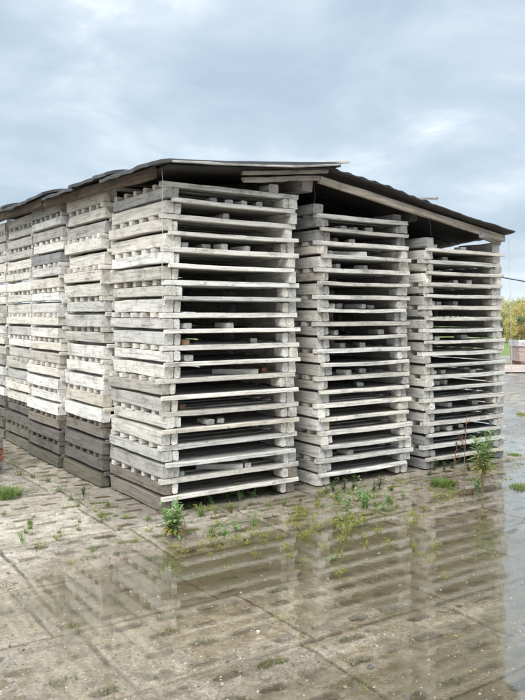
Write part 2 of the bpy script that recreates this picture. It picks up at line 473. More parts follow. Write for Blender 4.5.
# light on the front lip, put in as a pale strip, and a pole end sticking up
beam('lip_glint', (0.0, -.285, 2.79), (1.70, -.27, 2.955), .03, .014, c=(.62, .61, .59), seed=13, bev=.002, sag=.02)
for (a, b, lab) in [((1.45, -.05, 2.965), (1.82, -.26, 2.985), 'pale stick lying across the highest point of the roof'),
                    ((2.80, .15, 2.78), (3.02, -.22, 2.765), 'grey stick lying near the middle of the sloping roof')]:
    a = Vector(a); b = Vector(b); d = b - a
    mb = MB(); th = .03 if 'stick' in lab else .05
    board_into(mb, d.length, th, th * .8, a.x, o=(0, -th / 2, 0), bev=.006, segs=4, jit=.003)
    o = mb.obj('stick' if 'stick' in lab else 'scrap', WOOD if 'stick' in lab else M_ROOF, None, a, (0, -math.asin(d.z / d.length), math.atan2(d.y, d.x)))
    set_col(o, (.5, .48, .45) if 'pale' in lab else GREY); tag(o, lab, 'scrap', 'scraps lying on the roof')

# ------------------------------------------------------------------ hanging wires
def wire(pts, rad, mat, lab, name='wire'):
    mb = MB(); tube_into(mb, pts, rad, 5)
    o = mb.obj(name, mat, None, None, None, True)
    tag(o, lab, name)
    return o
def wob(a, b, n, amp, seed):
    r = random.Random(seed); a = Vector(a); b = Vector(b)
    return [a.lerp(b, i / n) + Vector((r.uniform(-amp, amp), r.uniform(-amp, amp), 0)) for i in range(n + 1)]
wire(wob((.0, -.11, 2.78), (.01, -.11, 1.50), 12, .004, 1), .0022, M_WIREP, 'thin pale wire hanging down the front left corner of the stacks')
wire(wob((3.0, -.1, 2.68), (3.10, -.06, 2.42), 8, .012, 2), .0035, M_WIRED, 'dark wire dangling under the roof above the right end stack')
wire(wob((4.36, -.05, 2.46), (4.37, -.06, .9), 12, .006, 3), .0025, M_WIREP, 'thin wire hanging beside the far right stack')
wire(wob((1.60, -.04, 2.86), (1.56, -.05, 2.52), 8, .014, 4), .003, M_WIRED, 'bent dark wire hanging between the corner and middle stacks')
wire([Vector((4.45, 1.5, 2.43)).lerp(Vector((30, 12, 5.0)), t / 14) + Vector((0, 0, -1.1 * 4 * t / 14 * (1 - t / 14))) for t in range(15)], .012, M_WIRED, 'thin overhead cable running from the roof off to the right', 'cable')

# ------------------------------------------------------------------ picture-to-ground lookup used to decide world positions
def G(px, py, z=0.0):
    Z = 750 * (1.6 - z) / (py - 315); X = (px - 262) / 750 * Z
    dX = X + .856; dZ = Z - 6
    return (.826 * dX + .563 * dZ, -.563 * dX + .826 * dZ)

# ------------------------------------------------------------------ ground
def hash2(ix, iy, s):
    h = (ix.astype(np.int64) * 374761393 + iy.astype(np.int64) * 668265263 + s * 1442695041) & 0xffffffff
    h = ((h ^ (h >> 13)) * 1274126177) & 0xffffffff
    return ((h ^ (h >> 16)) & 0xffff) / 65535.0
def vnoise(x, y, s):
    ix = np.floor(x); iy = np.floor(y); fx = x - ix; fy = y - iy
    fx = fx * fx * (3 - 2 * fx); fy = fy * fy * (3 - 2 * fy)
    a = hash2(ix, iy, s); b = hash2(ix + 1, iy, s); c = hash2(ix, iy + 1, s); d = hash2(ix + 1, iy + 1, s)
    return (a * (1 - fx) + b * fx) * (1 - fy) + (c * (1 - fx) + d * fx) * fy
def fbm(x, y, s, o=4):
    t = 0; a = .5; n = 0
    for k in range(o):
        t = t + a * vnoise(x * 2 ** k, y * 2 ** k, s + k); n += a; a *= .5
    return t / n * 2 - 1
def sstep(a, b, x):
    t = np.clip((x - a) / (b - a), 0, 1); return t * t * (3 - 2 * t)
SW, SH = .95, .75
def axis(lo, f0, f1, hi, fine, m1):
    mid = np.arange(f0, f1, fine)
    out = list(mid); s = fine; x = f1
    while x < m1: out.append(x); s = min(s * 1.01, .032); x += s
    while x < hi: out.append(x); s *= 1.12; x += s
    out.append(hi)
    s = fine; x = f0 - fine; pre = []
    while x > lo: pre.append(x); s *= 1.06; x -= s
    pre.append(lo)
    return np.array(pre[::-1] + out)
gx = axis(-260, -3.5, 4.6, 420, .0135, 17)
gy = axis(-60, -3.6, 1.0, 420, .0135, 9)
X, Y = np.meshgrid(gx, gy, indexing='ij')
row = np.floor((Y + 2.47) / SH); ro = np.where(row % 2 == 0, .10, 0.0) + hash2(row, row * 0, 5) * .04
wx = X + fbm(X * 3, Y * 3, 50, 2) * .006; wy = Y + fbm(X * 3, Y * 3, 60, 2) * .006
row = np.floor((wy + 2.47) / SH)
cx = (wx + .45 - ro) / SW; col = np.floor(cx)
u = (cx - col) * SW; v = (wy + 2.47) - row * SH
edge = np.minimum(np.minimum(u, SW - u), np.minimum(v, SH - v))
# slab tilt and level
hs = (hash2(col, row, 11) - .5) * .004
tx = (hash2(col, row, 12) - .5) * .007; ty = (hash2(col, row, 13) - .5) * .007
h = hs + tx * (u / SW - .5) + ty * (v / SH - .5)
h = h + fbm(X * 1.1, Y * 1.1, 21, 3) * .006 + fbm(X * 6, Y * 6, 31, 3) * .0022 + fbm(X * 26, Y * 26, 33, 3) * .0036
def bump(px, py, rx, ry, amt):
    global h
    a, b = G(px, py)
    d = ((X - a) / rx) ** 2 + ((Y - b) / ry) ** 2
    h = h + amt * np.exp(-d)
h = h - .0056 - .0024 * (1 - sstep(-2.2, -1.0, Y)) * sstep(-1.6, -.2, X)
bump(60, 515, 1.5, 1.5, .016); bump(0, 560, .55, .9, .012); bump(10, 480, 1.6, 1.6, .015)
bump(120, 685, 1.1, .35, .0085); bump(20, 640, .5, .3, .005); bump(290, 690, .6, .2, .006)
bump(462, 603, .42, .12, .010); bump(312, 588, .50, .13, .007); bump(350, 640, .45, .13, .009); bump(210, 680, .8, .12, .006); bump(430, 560, .25, .2, -.003)
bump(230, 557, 1.15, .40, -.016); bump(110, 585, .75, .38, -.018); bump(300, 545, .8, .35, -.007); bump(470, 690, .5, .4, -.010); bump(505, 570, 1.1, .8, -.013)
bump(300, 497, 2.6, .3, .006); bump(450, 480, .9, .4, .008); bump(520, 430, 1.5, .6, .004); bump(350, 520, .7, .3, -.002)
far = sstep(5, 9, X)
h = h + far * .0088 + far * fbm(X * 2.4, Y * 2.4, 90, 3) * .005
stackpad = sstep(-.25, .02, Y) * sstep(-.35, -.02, X) * (1 - sstep(4.4, 4.8, X))
h = h * (1 - stackpad) + (.010) * stackpad
# oblong holes through the slabs
px_, py_ = SW / 4, SH / 4
iv = np.floor(v / py_); fu = u + np.where(iv % 2 == 0, 0, px_ / 2)
iu = np.floor(fu / px_)
lu = fu - (iu + .5) * px_; lv = v - (iv + .5) * py_
sx_ = .076 + .02 * (hash2(iu + col * 9, iv + row * 9, 70) - .5); r_ = .031
dd = np.sqrt(np.maximum(np.abs(lu) - (sx_ - r_), 0) ** 2 + lv ** 2) - r_ + fbm(X * 22, Y * 22, 77, 3) * .013
ok = (u > .06) & (u < SW - .06) & (hash2(iu + col * 9, iv + row * 9, 71) > .14)
slot = np.where(ok, 1 - sstep(-.006, .007, dd), 0) * (.35 + .65 * hash2(iu + col * 9, iv + row * 9, 75))
depth = .002 + .007 * hash2(iu + col * 9, iv + row * 9, 72)
joint = 1 - sstep(.003, .012, edge + fbm(X * 15, Y * 15, 88, 3) * .006)
crn = hash2(col, row, 15)
crk = np.abs(fbm(X * 2.0, Y * 2.0, 95, 4)); crack = (1 - sstep(.004, .014, crk)) * (hash2(col, row, 96) > .62)
Z_ = h - slot * depth - joint * .009 - crack * .004
conc = 1 - sstep(28.5, 29.5, X * .563 + Y * .826 + 6)            # slabs end, grass begins
Z_ = Z_ * conc + (1 - conc) * .03
Z_ = np.where((X > 30) | (Y > 30) | (X < -20), np.maximum(Z_, .01), Z_)
nxg, nyg = X.shape
co = np.stack([X, Y, Z_], -1).reshape(-1, 3).astype(np.float32)
idx = np.arange(nxg * nyg).reshape(nxg, nyg)
q = np.stack([idx[:-1, :-1], idx[1:, :-1], idx[1:, 1:], idx[:-1, 1:]], -1).reshape(-1, 4)
me = bpy.data.meshes.new('ground')
me.vertices.add(len(co)); me.vertices.foreach_set('co', co.ravel())
me.loops.add(q.size); me.loops.foreach_set('vertex_index', q.ravel().astype(np.int32))
me.polygons.add(len(q)); me.polygons.foreach_set('loop_start', np.arange(0, q.size, 4, dtype=np.int32))
try: me.polygons.foreach_set('loop_total', np.full(len(q), 4, dtype=np.int32))
except Exception: pass
me.update(calc_edges=True)
me.polygons.foreach_set('use_smooth', np.ones(len(q), dtype=bool))
tone = hash2(col, row, 44)
at = me.color_attributes.new('mask', 'FLOAT_COLOR', 'POINT')
soil = np.clip(slot + joint * .9 + crack * .6, 0, 1)
at.data.foreach_set('color', np.stack([soil, tone, conc, np.ones_like(soil)], -1).reshape(-1).astype(np.float32))

def ground_material():
    m, nt, b = newmat('wet_concrete_slabs'); L = nt.links
    g = N(nt, 'ShaderNodeNewGeometry'); P = g.outputs['Position']
    a = N(nt, 'ShaderNodeAttribute', attribute_name='mask'); sp = N(nt, 'ShaderNodeSeparateColor'); L.new(a.outputs['Color'], sp.inputs[0])
    soil, tone, conc = sp.outputs[0], sp.outputs[1], sp.outputs[2]
    xyz = N(nt, 'ShaderNodeSeparateXYZ'); L.new(P, xyz.inputs[0]); z = xyz.outputs[2]
    n1 = noise_(nt, P, 1.6, 6, .62); n2 = noise_(nt, P, 13, 6, .7); n3 = noise_(nt, P, 95, 4, .65); n4 = noise_(nt, P, 5, 5, .6, .5)
    r1 = ramp(nt, [(.3, (.33, .295, .25)), (.5, (.45, .41, .35)), (.7, (.55, .515, .455))]); L.new(n1, r1.inputs[0])
    r2 = ramp(nt, [(.3, .55), (.5, .95), (.7, 1.2)]); L.new(n2, r2.inputs[0])
    r3 = ramp(nt, [(.32, .5), (.45, .95), (.62, 1.05), (.70, 1.55)]); L.new(n3, r3.inputs[0])
    c = mixc(nt, r1.outputs[0], r2.outputs[0], .85, 'MULTIPLY'); c = mixc(nt, c, r3.outputs[0], .8, 'MULTIPLY')
    tn = N(nt, 'ShaderNodeMapRange'); L.new(tone, tn.inputs[0]); tn.inputs[3].default_value = .74; tn.inputs[4].default_value = 1.18
    vs = N(nt, 'ShaderNodeVectorMath', operation='SCALE'); L.new(c, vs.inputs[0]); L.new(tn.outputs[0], vs.inputs['Scale']); c = vs.outputs[0]
    vo = N(nt, 'ShaderNodeTexVoronoi'); vo.inputs['Scale'].default_value = 75; L.new(P, vo.inputs['Vector'])
    vsp = N(nt, 'ShaderNodeSeparateColor'); L.new(vo.outputs['Color'], vsp.inputs[0])
    vr = ramp(nt, [(0, .6), (.25, .93), (.8, 1.04), (1, 1.45)]); L.new(vsp.outputs[0], vr.inputs[0])
    c = mixc(nt, c, vr.outputs[0], .75, 'MULTIPLY')
    # moss and grime films
    mf = ramp(nt, [(.50, 0.0), (.66, 1.0)]); L.new(n4, mf.inputs[0])
    c = mixc(nt, c, (.12, .125, .055), math_(nt, 'MULTIPLY', mf.outputs[0], .36))
    # silt settled where the slabs lie deep
    wz = math_(nt, 'ADD', z, math_(nt, 'MULTIPLY', math_(nt, 'SUBTRACT', n2, .5), .006))
    silt = N(nt, 'ShaderNodeMapRange', interpolation_type='SMOOTHSTEP'); L.new(wz, silt.inputs[0])
    silt.inputs[1].default_value = -.003; silt.inputs[2].default_value = -.015; silt.inputs[3].default_value = 0; silt.inputs[4].default_value = .78
    c = mixc(nt, c, (.165, .15, .092), silt.outputs[0])
    # soil in holes and joints
    rs = ramp(nt, [(.35, (.05, .04, .026)), (.65, (.13, .105, .070))]); L.new(n3, rs.inputs[0])
    sm = ramp(nt, [(.52, 0.0), (.62, 1.0)]); L.new(n2, sm.inputs[0])
    scol = mixc(nt, rs.outputs[0], (.07, .085, .03), sm.outputs[0])
    c = mixc(nt, c, scol, math_(nt, 'MULTIPLY', soil, .9))
    # water soaked concrete is darker
    wet = N(nt, 'ShaderNodeMapRange', interpolation_type='SMOOTHSTEP'); L.new(wz, wet.inputs[0])
    wet.inputs[1].default_value = .016; wet.inputs[2].default_value = .000; wet.inputs[3].default_value = 0; wet.inputs[4].default_value = 1
    wf = math_(nt, 'MULTIPLY', wet.outputs[0], .72)
    c = mixc(nt, c, mixc(nt, c, (.60, .555, .49), 1.0, 'MULTIPLY'), wf)
    # meadow beyond the slabs
    ng = noise_(nt, P, .35, 6, .7)
    rg = ramp(nt, [(.35, (.10, .17, .04)), (.55, (.17, .25, .06)), (.7, (.27, .27, .10))]); L.new(ng, rg.inputs[0])
    c = mixc(nt, rg.outputs[0], c, conc)
    c = mixc(nt, c, (.93, .925, .91), 1.0, 'MULTIPLY')
    L.new(c, b.inputs['Base Color'])
    rr = N(nt, 'ShaderNodeMapRange'); L.new(wet.outputs[0], rr.inputs[0]); rr.inputs[3].default_value = .72; rr.inputs[4].default_value = .16
    rgh = math_(nt, 'ADD', rr.outputs[0], math_(nt, 'MULTIPLY', math_(nt, 'SUBTRACT', n2, .5), .25), clamp=True)
    L.new(rgh, b.inputs['Roughness']); b.inputs['Specular IOR Level'].default_value = .5
    bp = N(nt, 'ShaderNodeBump'); bp.inputs['Strength'].default_value = .7; bp.inputs['Distance'].default_value = .004
    L.new(math_(nt, 'ADD', math_(nt, 'MULTIPLY', n3, .7), n2), bp.inputs['Height']); L.new(bp.outputs[0], b.inputs['Normal'])
    return m
me.materials.append(ground_material())
go = bpy.data.objects.new('ground', me); COL.objects.link(go); tag(go, kind='structure')

def HGT(x, y):
    i = int(np.searchsorted(gx, x)); j = int(np.searchsorted(gy, y)); return float(Z_[min(i, nxg - 1), min(j, nyg - 1)])

# water standing on the slabs
def water_material():
    m, nt, b = newmat('standing_water'); L = nt.links
    g = N(nt, 'ShaderNodeNewGeometry')
    n = noise_(nt, g.outputs['Position'], 16, 4, .6)
    bp = N(nt, 'ShaderNodeBump'); bp.inputs['Strength'].default_value = .025; bp.inputs['Distance'].default_value = .01; L.new(n, bp.inputs['Height'])
    fr = N(nt, 'ShaderNodeFresnel'); fr.inputs['IOR'].default_value = 2.4; L.new(bp.outputs[0], fr.inputs['Normal'])
    tr = N(nt, 'ShaderNodeBsdfTransparent'); tr.inputs[0].default_value = (.97, .955, .90, 1)
    gl = N(nt, 'ShaderNodeBsdfGlossy'); gl.inputs['Roughness'].default_value = .012; gl.inputs[0].default_value = (1, 1, 1, 1); L.new(bp.outputs[0], gl.inputs['Normal'])
    mx = N(nt, 'ShaderNodeMixShader'); L.new(math_(nt, 'MULTIPLY', fr.outputs[0], math_(nt, 'SUBTRACT', 1.0, g.outputs['Backfacing'])), mx.inputs[0]); L.new(tr.outputs[0], mx.inputs[1]); L.new(gl.outputs[0], mx.inputs[2])
    L.new(mx.outputs[0], nt.nodes['Material Output'].inputs[0]); nt.nodes.remove(b)
    return m
mb = MB(); mb.add([(-12, -12, 0), (30, -12, 0), (30, 30, 0), (-12, 30, 0)], [[0, 1, 2, 3]])
w = mb.obj('puddle_water', water_material()); tag(w, kind='structure')
# reddish gravel strip far off
mb = MB(); A = [(8, 13), (26, 3), (27, 5), (9, 15.5)]
def CW(X_, Zc): dX = X_ + .856; dZ = Zc - 6; return (.826 * dX + .563 * dZ, -.563 * dX + .826 * dZ)
pts = [CW(6.5, 20.5), CW(40, 20.5), CW(40, 23.5), CW(7.5, 23.5)]
mb.add([(a, b, .045) for a, b in pts], [[0, 1, 2, 3]])
tag(mb.obj('gravel_path', flat_material('reddish_gravel', (.42, .36, .325), .9, .3, 3)), kind='structure')

# ------------------------------------------------------------------ plants
def leaf_into(mb, base, d, L, w, mi=0, droop=.3, fold=.15):
    d = Vector(d).normalized(); up = Vector((0, 0, 1)); s = d.cross(up)
    if s.length < .05: s = Vector((1, 0, 0))
    s.normalize(); n = s.cross(d)
    b = Vector(base)
    pm = b + d * L * .45 - up * droop * L * .12; pt = b + d * L - up * droop * L * .5
    q1 = b + d * L * .2 ; q3 = b + d * L * .75 - up * droop * L * .3
    vs = [b, q1 + s * w * .35 + n * fold * w, pm + s * w * .5 + n * fold * w, q3 + s * w * .32 + n * fold * w, pt, q3 - s * w * .32 + n * fold * w, pm - s * w * .5 + n * fold * w, q1 - s * w * .35 + n * fold * w, q1, pm, q3]
    mb.add(vs, [[0, 8, 1], [1, 8, 9, 2], [2, 9, 10, 3], [3, 10, 4], [4, 10, 5], [5, 10, 9, 6], [6, 9, 8, 7], [7, 8, 0]], mi)
def blade_into(mb, base, d, L, w, bend, mi=0):
    b = Vector(base); d = Vector(d).normalized(); h = Vector((d.x, d.y, 0)); s = Vector((-d.y, d.x, 0.01)).normalized()
    P = [b, b + d * L * .5, b + d * L * .8 + h * bend * L * .3 - Vector((0, 0, bend * L * .1)), b + d * L + h * bend * L * .8 - Vector((0, 0, bend * L * .45))]
    mb.add([P[0] - s * w / 2, P[0] + s * w / 2, P[1] - s * w * .45, P[1] + s * w * .45, P[2] - s * w * .3, P[2] + s * w * .3, P[3]],
           [[0, 1, 3, 2], [2, 3, 5, 4], [4, 5, 6]], mi)
def dirv(az, el): return Vector((math.cos(az) * math.cos(el), math.sin(az) * math.cos(el), math.sin(el)))

def leafy_weed(name, loc, H, spread, nst, nlf, ll, lw, mats, label, group, seed, bare=.15, lowmat=1, curve=.15, par_leaf='foliage'):
    r = random.Random(seed); root = empty(name, (loc[0], loc[1], HGT(*loc[:2])))
    tag(root, label, 'weed', group)
    st = MB(); lf = MB()
    for s_ in range(nst):
        az = r.uniform(0, 6.28); lean = spread * r.uniform(.3, 1) if nst > 1 else spread * .15; hh = H * r.uniform(.65, 1) if s_ else H
        P = [Vector((math.cos(az) * lean * t ** 1.3, math.sin(az) * lean * t ** 1.3, hh * t)) + Vector((r.uniform(-1, 1), r.uniform(-1, 1), 0)) * H * .012 for t in [i / 7 for i in range(8)]]
        tube_into(st, P, [H * .009 * (1 - .7 * i / 7) + .0012 for i in range(8)], 5)
        for k in range(nlf):
            t = bare + (1 - bare) * (k + r.random()) / nlf; t = min(t, .995); i = int(t * 7); p = P[i].lerp(P[i + 1], t * 7 - i)
            a = k * 2.4 + r.uniform(-.5, .5); el = r.uniform(-.1, .5) + .5 * t
            sz = (1 - .45 * t) * r.uniform(.7, 1.1)
            leaf_into(lf, p, dirv(a, el), ll * sz, lw * sz, mi=(lowmat if t < bare + .22 and r.random() < .6 else 0), droop=r.uniform(.2, .9))
    st.obj('stem', M_STEM, root, (0, 0, 0)); lf.obj(par_leaf, mats, root, (0, 0, 0))
    return root
x, y = G(174, 536)
leafy_weed('broad_leaf_weed', (x, y), .25, .13, 10, 22, .10, .040, [M_GREEN, M_YELLOW], 'bushy bright green weed with yellowing lower leaves at the corner stack', None, 1, bare=.12)
x, y = G(186, 538)
leafy_weed('wilted_weed', (x, y), .17, .05, 3, 7, .04, .014, [M_RUST, M_YELLOW], 'small wilted reddish weed right beside the bushy green one', None, 5, bare=.2)
x, y = G(480, 493)
leafy_weed('tall_weed', (x, y), .56, .10, 4, 70, .19, .024, [M_GREEN, M_YELLOW], 'tall narrow leaved green weed before the right end stack', None, 2, bare=.42)
# dry stalk
def dry_stalk(px, py, H, seed, label, group=None):
    r = random.Random(seed); x, y = G(px, py); root = empty('dry_stalk', (x, y, HGT(x, y))); tag(root, label, 'weed', group)
    mb = MB(); P = [Vector((.03 * t, -.02 * t * t, H * t)) for t in [i / 6 for i in range(7)]]
    tube_into(mb, P, [.005 * (1 - .6 * i / 6) for i in range(7)], 5)
    sd = MB()
    for k in range(13):
        t = .35 + .63 * r.random(); p = Vector((.03 * t, -.02 * t * t, H * t)); d = dirv(r.uniform(0, 6.28), r.uniform(.2, .9)); l = H * .22 * (1.25 - t)
        tube_into(mb, [p, p + d * l * .6, p + d * l + Vector((0, 0, l * .2))], [.002, .0015, .001], 4)
        for _ in range(7):
            e = p + d * l * r.uniform(.3, 1.0) + Vector((r.uniform(-1, 1), r.uniform(-1, 1), r.uniform(-1, 1))) * .004
            leaf_into(sd, e, dirv(r.uniform(0, 6.28), r.uniform(-.5, 1)), .016, .007)
    mb.obj('stem', M_DRY, root, (0, 0, 0)); sd.obj('seed_head', M_RUST, root, (0, 0, 0))
dry_stalk(462, 478, .62, 3, 'dry reddish brown stalk standing against the right end stack')
dry_stalk(452, 476, .34, 4, 'shorter dry stalk left of the tall reddish one')

def grass_tuft(px, py, H, rad, n, seed, label, group=None, mat=None):
    r = random.Random(seed); x, y = G(px, py); mb = MB()
    for _ in range(n):
        a = r.uniform(0, 6.28); rr = rad * math.sqrt(r.random()) * .75
        blade_into(mb, (math.cos(a) * rr, math.sin(a) * rr, 0), dirv(a + r.uniform(-.6, .6), r.uniform(.7, 1.45)), H * r.uniform(.5, 1.1), .0055, r.uniform(.1, .9))
    o = mb.obj('grass_tuft', mat or M_GRASS, None, (x, y, HGT(x, y))); tag(o, label, 'grass tuft', group)
grass_tuft(441, 484, .075, .14, 520, 1, 'round green grass tuft in front of the right end stack')
grass_tuft(6, 497, .12, .19, 420, 2, 'grass clump beside the brick pile at left')
grass_tuft(520, 486, .035, .16, 420, 3, 'low flat grass patch on the wet slabs at far right')
grass_tuft(330, 553, .03, .05, 60, 4, 'tiny grass tuft standing in the puddle')
grass_tuft(520, 414, .05, .12, 160, 5, 'yellowish grass tuft on the far wet slabs', mat=M_LIME)
grass_tuft(512, 455, .04, .10, 140, 6, 'small green tuft right of the end stack', mat=M_GRASS)

# low sprigs
def sprig_mesh(kind, seed):
    r = random.Random(seed); mb = MB()
    if kind == 'lime':
        for s_ in range(r.randint(5, 9)):
            a = r.uniform(0, 6.28); ln = r.uniform(.02, .06); hh = r.uniform(.02, .065)
            tip = Vector((math.cos(a) * ln, math.sin(a) * ln, hh)); tube_into(mb, [(0, 0, -.01), tip * .5, tip], [.0012, .001, .0007], 3)
            for k in range(8):
                t = r.uniform(.3, 1); leaf_into(mb, tip * t, dirv(r.uniform(0, 6.28), r.uniform(-.1, 1.1)), r.uniform(.010, .022), .007)
    elif kind == 'leafy':
        for s_ in range(r.randint(4, 7)):
            a = r.uniform(0, 6.28); ln = r.uniform(.01, .07); hh = r.uniform(.04, .15)
            tip = Vector((math.cos(a) * ln, math.sin(a) * ln, hh)); tube_into(mb, [(0, 0, -.01), tip * .5, tip], [.002, .0015, .001], 4)
            for k in range(9):
                t = r.uniform(.2, 1); leaf_into(mb, tip * t, dirv(r.uniform(0, 6.28), r.uniform(-.2, .9)), r.uniform(.02, .045), .016)
    else:
        for s_ in range(26):
            a = r.uniform(0, 6.28); blade_into(mb, (r.uniform(-.02, .02), r.uniform(-.02, .02), 0), dirv(a, r.uniform(.5, 1.4)), r.uniform(.03, .08), .004, r.uniform(.1, .8))
    return mb
SM = {}
def sprig(px, py, kind, sc_=1.0, matn='lime'):
    mats = {'lime': M_LIME, 'green': M_GREEN, 'dark': M_DGREEN, 'rust': M_RUST, 'grass': M_GRASS}
    v = rng.randrange(5); key = (kind, v, matn)
    if key not in SM: SM[key] = sprig_mesh(kind, v * 7 + len(kind)).mesh('sprig', mats[matn])
    x, y = G(px, py); z = max(HGT(x, y), -.01)
    o = link(bpy.data.objects.new('weed_sprig', SM[key]), None, (x, y, z), (0, 0, rng.uniform(0, 6.28))); o.scale = (sc_,) * 3
    lab = {'lime': 'small yellow green weed sprig growing between the wet slabs', 'green': 'fresh green leafy seedling at the foot of the stacks',
           'dark': 'dark green leafy weed at the foot of the stacks', 'rust': 'small reddish brown withered weed at the foot of the stacks', 'grass': 'small tuft of grass at the foot of the stacks'}[matn]
    tag(o, lab, 'weed', {'lime': 'yellow green weed sprigs', 'green': 'green seedlings', 'dark': 'dark leafy weeds', 'rust': 'withered weeds', 'grass': 'small grass tufts'}[matn])
for px, py, s_ in [(163, 541, .7), (176, 546, .9), (186, 549, .8), (201, 544, 1), (213, 540, 1.1), (222, 545, .8), (233, 538, 1), (243, 541, 1.1), (252, 534, 1), (262, 540, .8), (268, 534, 1), (278, 536, .9),
                   (289, 524, 1.2), (297, 517, 1), (306, 532, 1.4), (303, 536, 1.2), (287, 546, 1.1), (256, 552, .8), (291, 553, .8), (318, 526, 1.1), (332, 523, 1.2), (342, 527, 1.8), (349, 523, 1.9), (357, 521, 1.6), (346, 531, 1.6), (340, 538, 1),
                   (323, 546, 1), (339, 551, .9), (364, 543, .9), (377, 529, 1.1), (389, 541, 1), (338, 571, 1), (365, 534, .7), (412, 545, 1), (419, 552, .8), (432, 545, 1.2), (429, 557, .7), (443, 574, .7), (407, 522, 1.3), (416, 517, 1.2), (411, 513, 1), (425, 508, .9),
                   (436, 497, 1.3), (447, 496, 1.2), (455, 493, 1), (430, 490, .9), (150, 532, 1), (139, 540, .8), (120, 530, .8), (128, 518, 1), (98, 512, .9), (105, 520, 1.1), (72, 562, .8), (60, 540, .8), (42, 548, .7), (195, 531, .7), (210, 552, .6), (306, 558, .7)]:
    sprig(px, py, 'lime', s_, 'lime')
for px, py, s_ in [(361, 497, 1.3), (364, 506, 1.2), (338, 500, 1), (387, 503, .9), (240, 500, 1.0), (228, 497, .8), (254, 497, .9), (212, 504, .7), (382, 508, .8), (346, 507, .8), (224, 533, .8), (236, 529, .7), (475, 488, .9), (25, 545, .6)]:
    sprig(px, py, 'leafy', s_ * 1.05, 'green')
for px, py, s_ in [(325, 492, 1), (332, 490, 1.2), (343, 492, 1.1), (352, 490, 1.3), (372, 492, 1), (378, 488, 1.1), (390, 490, .8), (205, 503, .8), (262, 494, .9), (275, 492, .8), (432, 470, 1), (442, 471, .9), (450, 468, 1), (467, 470, 1), (474, 468, .8), (428, 474, .8), (190, 508, .8), (85, 497, .9)]:
    sprig(px, py, 'leafy', s_ * .8, 'dark')
for px, py, s_ in [(335, 496, .8), (368, 497, .9), (392, 497, .7), (250, 505, .7), (300, 500, .7), (316, 498, .6), (456, 484, .7), (492, 487, .8), (470, 492, .8), (231, 512, .7)]:
    sprig(px, py, 'leafy', s_ * .55, 'rust')
for px, py, s_ in [(198, 510, .9), (216, 512, .7), (245, 508, .8), (268, 505, 1), (283, 503, 1), (300, 508, .9), (322, 505, .8), (350, 512, .9), (374, 510, .9), (395, 506, .8), (402, 495, .8), (60, 492, 1.2), (72, 500, 1), (50, 482, 1), (35, 478, 1), (80, 507, .8), (108, 506, 1), (20, 475, 1.3), (448, 488, .9), (470, 480, .8)]:
    sprig(px, py, 'grass', s_, 'grass')

rf = random.Random(77)
for _ in range(34):
    t_ = rf.random(); sprig(190 + 230 * t_ + rf.uniform(-6, 6), 514 - 32 * t_ + rf.uniform(-3, 20), 'lime' if rf.random() < .6 else 'grass', rf.uniform(.7, 1.3), 'lime' if rf.random() < .6 else 'grass')
for _ in range(16):
    sprig(rf.uniform(5, 150), rf.uniform(500, 550), 'grass', rf.uniform(.5, .9), 'grass')
# moss and seedlings filling the slab holes: uncountable
r = random.Random(12); mb = MB()
def cover(x, y, n, rad, mi, sz=1.0):
    z = HGT(x, y)
    for _ in range(n):
        a = r.uniform(0, 6.28); q_ = rad * math.sqrt(r.random())
        p = Vector((x + math.cos(a) * q_ * 1.8, y + math.sin(a) * q_ * .8, z - .001))
        if r.random() < .5: blade_into(mb, p, dirv(r.uniform(0, 6.28), r.uniform(.3, 1.3)), r.uniform(.006, .022) * sz, .0035, .5, mi)
        else: leaf_into(mb, p, dirv(r.uniform(0, 6.28), r.uniform(-.1, .8)), r.uniform(.005, .014) * sz, .005, mi)
for row_i in range(-2, 8):
    rof = (.10 if row_i % 2 == 0 else 0)
    for col_i in range(-5, 6):
        if row_i < -1: continue
        for iv_ in range(4):
            for iu_ in range(5):
                xx = -.45 + rof + .02 + col_i * SW + (iu_ + .5) * px_ - (0 if iv_ % 2 == 0 else px_ / 2); yy = -2.47 + row_i * SH + (iv_ + .5) * py_
                if xx > -.05 and yy > -.05 and xx < 4.4: continue
                zz = HGT(xx, yy)
                near = max(0, 1 - max(0, -yy) / 1.4) if xx > 0 else 1
                if xx < -.1 and yy > -1.6 or zz > -.002 or near > .4:
                    if r.random() < (.62 if yy > -1.5 else .22): cover(xx + r.uniform(-.02, .02), yy, r.randint(14, 50), .042, r.choice((0, 0, 0, 1, 1, 2, 3)), r.uniform(1, 2))
for _ in range(150):      # along the foot of the stacks
    xx = r.uniform(.1, 4.4); cover(xx, -.12 - abs(r.gauss(0, .22)), r.randint(6, 16), .05, r.choice((0, 1, 2, 3, 1)), 1.3)
for _ in range(90):
    yy = r.uniform(0, 4.8); cover(-.10 - abs(r.gauss(0, .2)), yy, r.randint(6, 16), .05, r.choice((0, 1, 2, 2)), 1.3)
o = mb.obj('ground_cover', [M_DGREEN, M_LIME, M_GRASS, M_RUST]); tag(o, 'moss and tiny seedlings filling the holes and joints of the slabs', 'moss', kind='stuff')
